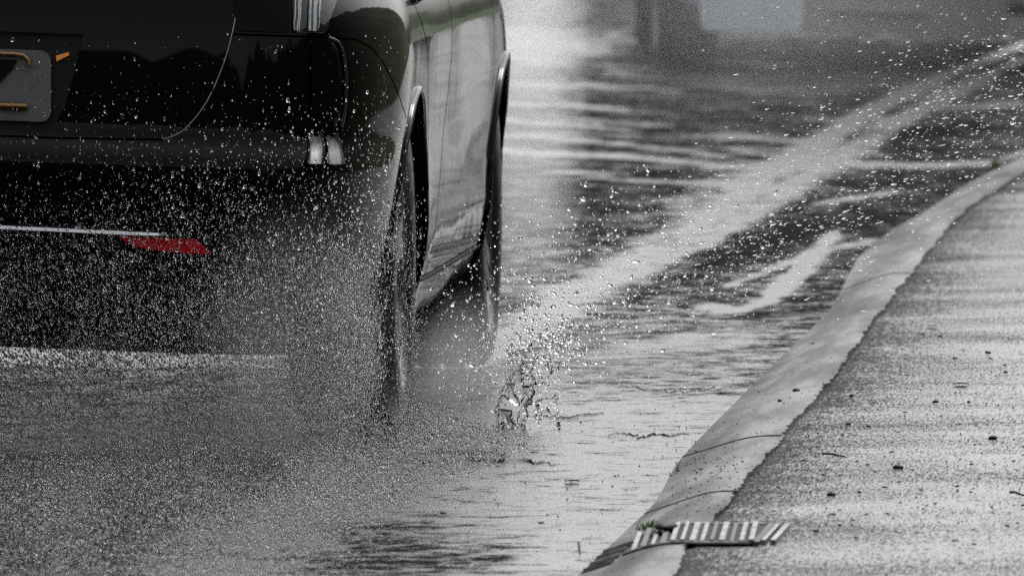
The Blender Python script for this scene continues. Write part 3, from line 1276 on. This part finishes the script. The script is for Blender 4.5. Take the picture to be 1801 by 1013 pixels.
# faint undulation of the worn surface
V[:, 2] = .0022 * np.sin(GP[:, 0] * 9 + .4 * GP[:, 1]) * np.sin(GP[:, 1] * 1.7)
nv = len(YL)
I, J = np.meshgrid(np.arange(len(XL) - 1), np.arange(nv - 1), indexing='ij')
fq = np.stack([I * nv + J, (I + 1) * nv + J, (I + 1) * nv + J + 1, I * nv + J + 1], -1).reshape(-1, 4)
rme = np_mesh('road', V, fq)
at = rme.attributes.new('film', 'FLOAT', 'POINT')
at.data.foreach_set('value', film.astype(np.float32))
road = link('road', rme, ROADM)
tag(road, kind='structure')

# ------------------------------------------------------------------ drain in the kerb
dg_ = empty('drain_grate')
tag(dg_, 'rusty steel storm drain grate set across the concrete kerb and footpath', 'drain')
yA, yB = on_z(1090, 985)[1] + .02, on_z(1090, 985)[1] + .02 + .80
p0 = on_z(1100, 950, .04)
xL = on_z(1095, 965, .035)[0]
xR = on_z(1330, 945, ZK)[0]
yA = on_z(1200, 957, ZK)[1]
yB = on_z(1200, 924, ZK)[1]
xe_ = on_z(1378, 940, ZK)[0]


def gz(x):
    a, b = kerb_at((yA + yB) / 2)
    return (kerb_z(x, (yA + yB) / 2) if x < b else ZK) + .002


V, Fc = [], []
nx = 30
for k in range(nx):
    x = xL + (xR - xL) * k / (nx - 1)
    V += [(x, yA, gz(x)), (x, yB, gz(x))]
link('drain_pit', mesh('drain_pit', V, [(2 * k, 2 * k + 2, 2 * k + 3, 2 * k + 1) for k in range(nx - 1)]), PIT, dg_)
NB = 13
for k in range(NB):
    x = xL + (xR - xL) * (k + .5) / NB
    wv = .0058 + .0012 * math.sin(k * 2.3)
    bar_lift = .0012 * math.sin(k * 1.7)
    sk = -.011
    zz = gz(x)
    bv = []
    for (yy, dx) in ((yA + .01, -sk), (yB - .01, sk)):
        for dz, dxx in ((.001, -wv), (.006, -wv * .7), (.006, wv * .7), (.001, wv)):
            bv.append((x + dx + dxx, yy, zz + dz + (bar_lift if dz > .002 else 0)))
    me = mesh('grate_bar', bv, [(0, 1, 2, 3), (7, 6, 5, 4), (0, 4, 5, 1), (1, 5, 6, 2), (2, 6, 7, 3), (3, 7, 4, 0)])
    link('grate_bar', me, RUST if k in (1, 3, 8, 10) else IRON, dg_)
for yy in (yA, yB):
    V, Fc = tube([(x, yy, gz(x) + .001) for x in np.linspace(xL, xR, 20)], .0035, 6)
    link('grate_rim', mesh('grate_rim', V, Fc), IRON, dg_, 60)
# concrete end block right of the bars
bxv, bxf = box(xR + .004, xe_ - .028, yA, yB, ZK - .03, ZK + .006)
link('end_block', mesh('end_block', bxv, bxf), CONC, dg_)
for bx_ in [box(xe_ - .026, xe_ - .018, yA + .04, yB - .04, ZK - .02, ZK + .007), box(xe_ - .010, xe_, yA + .04, yB - .04, ZK - .02, ZK + .007)]:
    link('end_bracket', mesh('end_bracket', *bx_), IRON, dg_)
# inlet with four bars in the sloping kerb face
a0, b0 = kerb_at(yA)
xs_ = np.linspace(a0 + .004, xL - .006, 8)
for k in range(4):
    yy = yA - .22 + k * .20
    V = []
    for x in xs_:
        V += [(x, yy, kerb_z(x, yA) + .0025), (x, yy + .075, kerb_z(x, yA) + .0025)]
    link('inlet_slot', mesh('inlet_slot', V, [(2 * q, 2 * q + 2, 2 * q + 3, 2 * q + 1) for q in range(7)]), JM, dg_)
    V, Fc = tube([(x, yy + .085, kerb_z(x, yA) + .003) for x in xs_], .0028, 6)
    link('inlet_bar', mesh('inlet_bar', V, Fc), IRON, dg_, 60)


# ------------------------------------------------------------------ debris
def stone_mesh(seed, sx, sy, sz):
    r = np.random.default_rng(seed)
    bm = bmesh.new()
    bmesh.ops.create_icosphere(bm, subdivisions=2, radius=1)
    ks = r.normal(0, 1, (5, 3))
    for v in bm.verts:
        d = 1 + .16 * sum(math.sin(2.1 * v.co.dot(Vector(k)) + i) for i, k in enumerate(ks)) / 2
        v.co = Vector((v.co.x * sx * d, v.co.y * sy * d, max(v.co.z, -.4) * sz * d))
    return bm_mesh('pebble', bm)


def surf_z(x, y):
    a, b = kerb_at(y)
    if x < a:
        return 0.0
    if x < b:
        return kerb_z(x, y)
    return ZK + min(.006, max(0, (x - b) * .02 - .004))


def pix_surf(px, py):
    p = on_z(px, py, 0)
    for _ in range(4):
        p = on_z(px, py, surf_z(p[0], p[1]))
    return p


protos = [stone_mesh(k, 1, 1.1, .75) for k in range(5)]
for m_ in protos:
    m_.materials.append(STONE)
    m_.shade_smooth()


def pebble(px, py, wpx, label, group='small dark stones scattered on the footpath', zs=.8):
    p = pix_surf(px, py)
    r = wpx / 2 / 840
    o = bpy.data.objects.new('pebble', random.choice(protos))
    COL.objects.link(o)
    o.location = (p[0], p[1], p[2] + r * .25)
    o.scale = (r, r * 1.2, r * zs)
    o.rotation_euler = (0, 0, random.uniform(0, 6))
    tag(o, label, 'pebble', group)
    return o


G2 = 'larger stones on the footpath'
for px, py, wp, lb in ((1580, 824, 15, 'largest dark stone on the lower footpath, trailing a short shadowy tail'),
                       (1462, 872, 13, 'dark stone lying in the row of grit right of the kerb joint'),
                       (1746, 773, 12, 'dark round stone near the middle of the picture right edge on footpath'),
                       (1738, 622, 10, 'black stone on the upper footpath right of a dead leaf'),
                       (1645, 708, 9, 'dark stone directly below the dead leaf on the footpath'),
                       (1768, 656, 9, 'small flat dark stone near the right picture edge above the leaf'),
                       (1498, 697, 9, 'dark stone on the footpath close beside the bare kerb edge'),
                       (1492, 747, 9, 'dark stone alone on the footpath above the long twig'),
                       (1704, 708, 7, 'dark stone to the right of the one below the leaf')):
    pebble(px, py, wp, lb, G2, 1.0)
lab = 'tiny dark stone among the grit scattered over the wet footpath'
n = 0
while n < 170:
    px = random.uniform(1330, 1800)
    py = random.uniform(560, 1010) if random.random() < .6 else random.gauss(860, 55)
    if py > 1010:
        continue
    p = pix_surf(px, py)
    a, b = kerb_at(p[1])
    if p[0] < b + .03:
        continue
    pebble(px, py, 2.6 + random.random() ** 3 * 6, lab)
    n += 1
n = 0
while n < 70:
    px, py = random.gauss(1225, 55), random.gauss(825, 20)
    p = pix_surf(px, py)
    a, b = kerb_at(p[1])
    if not (a < p[0] < b - .005):
        continue
    pebble(px, py, 2.2 + random.random() ** 2 * 4, 'speck of dark grit on the sloping concrete kerb', 'grit lying on the kerb')
    n += 1
for px, py, wp in ((1400, 688, 12), (1372, 706, 9), (1335, 690, 5), (1390, 700, 4), (1430, 605, 8)):
    pebble(px, py, wp, 'dark clump of wet dirt stuck on the pale kerb', 'dirt clumps on the kerb')
for px, py, wp, lb in ((952, 920, 9, 'dark stone on bright wet road, lower of the loose few'), (780, 903, 8, 'dark stone on the wet road behind the rear wheel'),
                       (788, 964, 7, 'dark stone on the dim road near the picture bottom'), (813, 1000, 7, 'dark stone at the very bottom of the wet road'),
                       (940, 797, 14, 'flat dark stone just right of the splash on the road'), (1018, 985, 6, 'dark stone beside the drain inlet on the road')):
    pebble(px, py, wp, lb, 'stones on the wet road', .5)


GV, GC, GR = [], [], []
while len(GC) < 1500:
    if random.random() < .75:
        px, py = random.uniform(1180, 1800), random.triangular(540, 1012, 860)
    else:
        px, py = random.uniform(760, 1300), random.uniform(700, 1012)
    p = pix_surf(px, py)
    GC.append((p[0], p[1], p[2] + .0006))
    GR.append(.0007 + .0016 * random.random() ** 2.5)


def twig(px0, py0, px1, py1, r, label):
    a, b = pix_surf(px0, py0), pix_surf(px1, py1)
    pts = [a + (b - a) * t + np.array([0, 0, r + .0015 * math.sin(t * 5)]) for t in np.linspace(0, 1, 7)]
    V, Fc = tube(pts, np.linspace(r, r * .7, 7), 6)
    return tag(link('twig', mesh('twig', V, Fc), WOODM, None, 60), label, 'twig')


twig(1447, 800, 1486, 803.5, .0026, 'short straight dark twig on the footpath near the kerb')
twig(1777, 868, 1801, 872, .0030, 'dark twig cut off by the right picture edge')
twig(1018, 955, 1020, 975, .0025, 'small dark twig standing up in the gutter before the drain')


def leaf(px, py, L, wd, label, rz):
    p = pix_surf(px, py)
    V, Fc = [], []
    for i in range(9):
        t = i / 8
        wv = wd * math.sin(math.pi * min(1, t * .96 + .02)) ** .8
        for s in (-1, -.5, 0, .5, 1):
            V.append(((t - .5) * L, s * wv, .0035 + .002 * abs(s) + .003 * math.sin(t * 3)))
    Fc = grid_faces(9, 5)
    n0 = len(V)
    V += [(x, y, z - .003) for x, y, z in V]
    Fc = Fc + [tuple(i + n0 for i in f[::-1]) for f in Fc]
    o = link('leaf', mesh('leaf', V, Fc), LEAFM, None, 180)
    o.location = p
    o.rotation_euler = (0, 0, rz)
    return tag(o, label, 'leaf')


leaf(1690, 677, .034, .055, 'curled dead leaf lying on the wet footpath', .05)
leaf(1006, 848, .030, .05, 'small dead leaf floating on the bright wet road', -.02)
leaf(1640, 576, .02, .04, 'flat dark leaf high on the footpath', .1)


def weed(px, py, hgt, n, label, spread):
    p = pix_surf(px, py)
    root = empty('weed', p)
    tag(root, label, 'weed')
    for k in range(n):
        a = random.uniform(0, 6.28)
        l_ = hgt * random.uniform(.5, 1)
        bx, by = random.gauss(0, spread), random.gauss(0, spread * 3)
        c, s = math.cos(a), math.sin(a)
        V = []
        for i in range(5):
            t = i / 4
            wv = .0028 * (1 - t) + .0004
            r = l_ * .6 * t * t
            V += [(bx + c * r - s * wv, by + s * r + c * wv, l_ * t), (bx + c * r + s * wv, by + s * r - c * wv, l_ * t)]
        link('blade', mesh('blade', V, [(2 * i, 2 * i + 1, 2 * i + 3, 2 * i + 2) for i in range(4)]), WEEDM, root)
    return root


weed(1138, 932, .022, 26, 'tuft of green weed growing beside the drain grate', .012)
weed(1752, 298, .055, 18, 'small dark weed growing at the far kerb edge', .008)
# soaked wad of leaves on the grate
V, Fc = [], []
wad = stone_mesh(31, .022, .10, .010)
o = link('leaf_litter', wad, WOODM, None, 60)
o.location = pix_surf(1172, 938) + np.array([0, 0, .014])
tag(o, 'dark wad of soaked leaves lying on the drain grate', 'leaf litter')

# ------------------------------------------------------------------ water in the air
def ico(level):
    bm = bmesh.new()
    bmesh.ops.create_icosphere(bm, subdivisions=level, radius=1)
    v = np.array([tuple(x.co) for x in bm.verts], np.float32)
    f = np.array([[x.index for x in q.verts] for q in bm.faces], np.int32)
    bm.free()
    return v, f


def drops(name, C, R, level, stretch=None, axis=None):
    """One mesh of many separate drops. stretch: elongation per drop along axis (per drop)."""
    T, Fq = ico(level)
    C, R = np.asarray(C, np.float32), np.asarray(R, np.float32)
    V = T[None] * R[:, None, None]
    if stretch is not None:
        ax = axis / np.linalg.norm(axis, axis=1, keepdims=True)
        dp = np.einsum('nvk,nk->nv', V, ax)
        V = V + dp[..., None] * ax[:, None, :] * (stretch[:, None, None] - 1)
    V = V + C[:, None, :]
    Fa = Fq[None] + (np.arange(len(C)) * len(T))[:, None, None]
    me = np_mesh(name, V.reshape(-1, 3), Fa.reshape(-1, 3))
    return me


def place(px, py, Y):
    """Vectorised: points on the given rays at depth Y."""
    r = fwd[None] + right[None] * ((px - W / 2) / F)[:, None] - up[None] * ((py - H / 2) / F)[:, None]
    t = (Y - CAM[1]) / r[:, 1]
    return CAM[None] + r * t[:, None]


def sm(a, b, x):
    t = np.clip((x - a) / (b - a), 0, 1)
    return t * t * (3 - 2 * t)


def sample(n, x0, x1, y0, y1, dens, ydist, keep):
    out = []
    got = 0
    while got < n:
        px = rng.uniform(x0, x1, n * 2)
        py = rng.uniform(y0, y1, n * 2)
        ok = rng.uniform(0, 1, n * 2) < dens(px, py)
        px, py = px[ok], py[ok]
        Y = ydist(px, py)
        P = place(px, py, Y)
        k = keep(P)
        P = P[k]
        out.append(P)
        got += len(P)
    return np.concatenate(out)[:n]


def dens_main(px, py):
    # heavy low down and close to the tyre, thinning upwards and to the left
    edge = 735 + 210 * np.exp(-((py - 785) / 52.) ** 2) * (py > 660) - .55 * np.maximum(py - 850, 0)
    lim = sm(edge + 25, edge - 60, px)
    low = sm(310, 580, py - 60 * np.exp(-((px - 560) / 120.) ** 2))
    low = .015 * sm(0, 250, py) + .09 * sm(230, 420, py) * sm(0, 300, px) + low
    core = 1.0 * np.exp(-((px - 600) / 110.) ** 2 - ((py - 610) / 130.) ** 2)
    fade = 1 - .65 * sm(850, 960, py) * sm(330, 640, px) - .15 * sm(900, 1010, py)
    streak = .75 + .25 * np.sin(px * .021 + py * .017) * np.sin(py * .013 - px * .008 + 1)
    tyre = 1 - .96 * np.exp(-((px - 690) / 34.) ** 2) * sm(400, 520, py) * sm(770, 700, py)
    refl = 1 - .5 * np.exp(-((px - 290) / 90.) ** 2 - ((py - 430) / 22.) ** 2)
    return np.clip((low * .72 + core * 1.0) * lim * fade * streak * tyre * refl, 0, 1)


def ydist_main(px, py):
    # somewhere between the tyre (or the road seen through that point) and two metres nearer
    t = py + 700
    yg = np.minimum(1.735 * F / t - 35.92 - .03, -.15)
    return yg - 2.3 * rng.beta(1.0, 1.8, len(px))


def keep_main(P):
    inside = (P[:, 1] > -.985) & (P[:, 0] < .80) & (P[:, 2] > .2)
    return (P[:, 2] > .004) & (P[:, 2] < 1.2) & ~inside & ~((P[:, 1] > -.36) & (P[:, 0] < .91))


P = sample(150000, -60, 1100, 0, 1060, dens_main, ydist_main, keep_main)
R = np.clip(rng.lognormal(math.log(.00076), .42, len(P)), .0003, .0026)
ax = P - np.array([.80, -.1, -.12])
ax /= np.linalg.norm(ax, axis=1, keepdims=True)
ax = ax * np.array([1, .4, 1]) + np.array([0, 0, .35]) + rng.normal(0, .16, ax.shape)
st = rng.uniform(1.2, 3.6, len(P))
gt = link('grit', drops('grit', np.array(GC), np.array(GR), 1), STONE)
tag(gt, 'fine dark grit strewn over the wet kerb and footpath', 'grit', kind='stuff')
fs = link('spray', drops('spray', P, R, 1, st, ax), SPRAYM)
tag(fs, 'fine grey spray thrown up behind the rear wheel of the black car', 'spray', kind='stuff')

# coarser bright drops flying across the rear of the car
P1 = sample(5000, -20, 720, 60, 720, lambda a, b: np.clip(.03 + 1.0 * sm(120, 430, b) * sm(-150, 380, a) * sm(700, 560, b + 0 * a) + .02, 0, 1) * sm(735, 680, a), lambda a, b: rng.uniform(-2.2, -1.0, len(a)), keep_main)
R1 = np.clip(rng.lognormal(math.log(.00075), .58, len(P1)), .0003, .0032)


# drops flung to the right of the tyres over the bright road
def dens_right(px, py):
    d = np.exp(-((px - 930) / 90.) ** 2 - ((py - 600) / 75.) ** 2) * .7
    d += .38 * np.exp(-((px - 1030) / 130.) ** 2 - ((py - 520) / 80.) ** 2)
    d += .20 * np.exp(-((px - 1180) / 170.) ** 2 - ((py - 430) / 100.) ** 2)
    d += .42 * np.exp(-((px - 790) / 70.) ** 2 - ((py - 610) / 110.) ** 2)
    d += .6 * np.exp(-((px - 930) / 60.) ** 2 - ((py - 710) / 60.) ** 2)
    d += .07 * sm(1330, 900, px) * sm(300, 420, py) * sm(760, 640, py)
    return np.clip(d, 0, 1)


def keep_right(P):
    return (P[:, 2] > .006) & (P[:, 2] < 1.0) & (P[:, 0] > .955)


P2 = sample(4900, 716, 1400, 290, 800, dens_right, lambda a, b: rng.uniform(-.3, 2.6, len(a)), keep_right)
R2 = np.clip(rng.lognormal(math.log(.00085), .55, len(P2)), .0004, .0046)


# drops flying off the front wheel towards the kerb
def dens_far(px, py):
    c = 470 - (px - 1150) * .50
    d = np.exp(-((py - c) / 110.) ** 2) * sm(1050, 1350, px)
    d += .5 * np.exp(-((px - 1640) / 160.) ** 2 - ((py - 250) / 60.) ** 2)
    d += .8 * np.exp(-((px - 1430) / 130.) ** 2 - ((py - 420) / 90.) ** 2)
    d += .08 * sm(1150, 1500, px) * sm(620, 400, py)
    return np.clip(d, 0, 1)


P3 = sample(2300, 1030, 1830, 10, 620, dens_far, lambda a, b: np.where(b > 560, .2, 1) * rng.uniform(-.6, 1.6, len(a)), lambda P: (P[:, 2] > .01) & (P[:, 2] < 1.1))
R3 = np.clip(rng.lognormal(math.log(.0006), .45, len(P3)), .0005, .0018)
P4 = sample(260, 850, 1110, 480, 740, lambda a, b: np.clip(np.exp(-((a - 955) / 45.) ** 2 - ((b - 610) / 38.) ** 2) + .3 * np.exp(-((a - 980) / 70.) ** 2 - ((b - 560) / 60.) ** 2), 0, 1), lambda a, b: rng.uniform(-.3, .6, len(a)), keep_right)
R4 = rng.uniform(.0014, .0042, len(P4))
A4 = rng.normal(0, 1, (len(P4), 3))
A1 = np.stack([rng.normal(.1, .3, len(P1)), rng.normal(0, .3, len(P1)), np.ones(len(P1))], 1)
A2 = np.stack([rng.normal(.6, .5, len(P2)), rng.normal(0, .3, len(P2)), rng.normal(-.2, .5, len(P2))], 1)
A3 = np.stack([np.ones(len(P3)), rng.normal(0, .2, len(P3)), rng.normal(.22, .12, len(P3))], 1)
PP = np.concatenate([P1, P2, P3, P4])
RR = np.concatenate([R1, R2, R3, R4])
AA = np.concatenate([A1, A2, A3, A4])
SS = np.concatenate([rng.uniform(1, 1.8, len(P1)), rng.uniform(1, 2.4, len(P2)), rng.uniform(2.4, 4.6, len(P3)), rng.uniform(1, 2.2, len(P4))])
dr = link('water_drops', drops('water_drops', PP, RR, 2, SS, AA), WATER)
tag(dr, 'loose clear water drops flying off the wheels of the black car', 'water drops', kind='stuff')

# the crown of the splash beside the rear wheel: ragged ligaments, a torn sheet
parts = []
def lig(pts, r0, r1, Y):
    P = place(np.array([p[0] for p in pts], float), np.array([p[1] for p in pts], float), np.full(len(pts), Y) + rng.normal(0, .03, len(pts)))
    t = np.linspace(0, len(P) - 1, 40)
    Q = np.stack([pchip(np.arange(len(P)), P[:, k], t) for k in range(3)], 1)
    Q += rng.normal(0, .0012, Q.shape)
    rr = np.linspace(r0, r1, 40) * (1 + .5 * np.sin(t * 7 + rng.uniform(0, 6)) * rng.uniform(.3, 1, 40))
    parts.append(tube(Q, np.clip(rr, .0006, .01), 8))


lig([(876, 770), (874, 730), (880, 695), (896, 668), (915, 645), (925, 628)], .004, .0016, -.10)
lig([(925, 628), (935, 640), (950, 665), (966, 690)], .0040, .0014, -.10)
lig([(905, 760), (912, 728), (930, 700), (938, 675)], .0026, .0012, -.14)
lig([(925, 622), (938, 600), (958, 585), (985, 582), (996, 596), (1000, 612)], .0018, .0024, .1)
lig([(890, 700), (905, 672), (918, 640), (920, 610)], .0022, .0014, -.05)
for k in range(26):
    x0 = rng.uniform(860, 985)
    y0 = rng.uniform(620, 770)
    a = rng.uniform(-2.6, -.3)
    L = rng.uniform(8, 26)
    lig([(x0, y0), (x0 + L * .5 * math.cos(a), y0 + L * .5 * math.sin(a)), (x0 + L * math.cos(a) + 3, y0 + L * math.sin(a) + 2)], rng.uniform(.0012, .0032), .0010, rng.uniform(-.3, .1))
LC = [(876, 772), (873, 730), (880, 695), (897, 665), (922, 632)]
RC = [(948, 775), (952, 738), (950, 705), (946, 675), (930, 636)]
tt = np.linspace(0, 4, 34)
L_ = np.stack([pchip(np.arange(5), np.array(LC)[:, k].astype(float), tt) for k in range(2)], 1)
R_ = np.stack([pchip(np.arange(5), np.array(RC)[:, k].astype(float), tt) for k in range(2)], 1)
nu_ = 26
F1, B1, WV = [], [], []
wob = rng.normal(0, 1, (9, 9))
for i in range(34):
    for j in range(nu_):
        q = j / (nu_ - 1)
        px_, py_ = L_[i] * (1 - q) + R_[i] * q
        px_ += 3 * math.sin(i * .9 + j * .7)
        a_, b_ = i / 33 * 7.99, q * 7.99
        ia, ib = int(a_), int(b_)
        fa, fb = a_ - ia, b_ - ib
        wv = (wob[ia, ib] * (1 - fa) + wob[ia + 1, ib] * fa) * (1 - fb) + (wob[ia, ib + 1] * (1 - fa) + wob[ia + 1, ib + 1] * fa) * fb
        yy = -.12 + .10 * math.sin(math.pi * q) + .035 * wv
        F1.append(on_y(px_, py_, yy))
        WV.append(wv)
        th = .0012 + .0010 * abs(wv) + .0016 * (q < .05 or q > .95)
        B1.append(F1[-1] + np.array([0, th * 2, 0]))
n1 = len(F1)
fc = [f for k, f in enumerate(grid_faces(34, nu_)) if WV[f[0]] > .1]
Fs = fc + [tuple(n1 + i for i in f[::-1]) for f in fc]
cnt = {}
for f in fc:
    for e in zip(f, f[1:] + f[:1]):
        cnt[tuple(sorted(e))] = cnt.get(tuple(sorted(e)), 0) + 1
for f in fc:
    for e in zip(f, f[1:] + f[:1]):
        if cnt[tuple(sorted(e))] == 1:
            Fs.append((e[1], e[0], n1 + e[0], n1 + e[1]))
parts.append((F1 + B1, Fs))
V, Fc = merge(*parts)
sp = link('water_splash', mesh('water_splash', V, Fc), WATER, None, 180)
tag(sp, 'crown of clear water splashing up beside the rear wheel', 'splash', kind='stuff')

# small bow waves pushed over the road by the tyres
parts = []


def ridge(pts, hgt, wid):
    g_ = np.array([on_z(a, b) for a, b in pts])
    t = np.linspace(0, len(g_) - 1, 90)
    Q = np.stack([pchip(np.arange(len(g_)), g_[:, k], t) for k in range(3)], 1)
    Q[:, 1] += np.interp(t, np.linspace(0, t[-1], 24), rng.normal(0, .05, 24))
    V = []
    for i, q in enumerate(Q):
        e = math.sin(math.pi * i / 89) ** .5
        h_ = hgt * e * rng.uniform(.35, 1.1)
        for s, z in ((-1, 0), (-.55, .45), (-.2, 1), (.25, .75), (1, 0)):
            V.append((q[0], q[1] + s * wid, max(.0012 if 0 < abs(s) < 1 else -.001, z * h_)))
    parts.append((V, grid_faces(90, 5)))


ridge([(600, 806), (680, 812), (760, 810), (840, 812), (935, 814), (985, 816)], .013, .016)
ridge([(680, 800), (760, 796), (860, 800), (900, 806)], .014, .02)
ridge([(1070, 765), (1130, 766), (1212, 763)], .005, .008)
ridge([(1085, 680), (1200, 690), (1290, 680)], .004, .008)
ridge([(935, 735), (1010, 732), (1060, 728)], .005, .010)
V, Fc = merge(*parts)
bw = link('water', mesh('water', V, Fc), None, None, 180) if False else None
wv_m = NG('ripple_water')
wv_m.set(Base_Color=(.010, .010, .011, 1), Roughness=.5, Specular_IOR_Level=.12)
bw = link('water', mesh('water', V, Fc), wv_m.m, None, 180)
tag(bw, kind='structure')

# ------------------------------------------------------------------ mist
UNIT = ico(3)


def mist(px, py, Y, rad, dens, seed, label, nscale=2.2, lo=.25, col=.55):
    c = on_y(px, py, Y)
    me = np_mesh('mist', UNIT[0], UNIT[1])
    o = link('mist', me, M_mist('mist', dens, seed, nscale, lo, col))
    o.location = c
    o.scale = rad
    o.rotation_euler = (0, 0, TH)
    tag(o, label, 'mist', kind='stuff')
    return o


mist(520, 600, -1.65, (.24, .90, .33), .42, 1, 'pale mist hanging over the bumper corner beside the rear wheel', 1.4, .0)
mist(230, 830, -2.6, (.80, 1.5, .30), .08, 2, 'thin grey mist low behind the black car')
mist(800, 690, 1.5, (.22, 1.15, .26), 1.3, 3, 'grey mist low between the two right wheels', 1.4, .15)
mist(1080, 640, 2.4, (.42, 1.4, .12), .7, 4, 'low grey mist drifting over the road right of the car', 1.5, .1)
mist(925, 210, 6.2, (.17, 2.2, .62), .40, 5, 'tall column of pale mist beside the black car', 1.5, .5, .93)
mist(930, -10, 22, (.27, 5, .50), .16, 6, 'white mist far behind the black car', 1.5, .5, .93)
mist(1350, 20, 20, (1.2, 4, .45), .05, 7, 'thin mist in front of the silver car', 1.5, .5, .93)
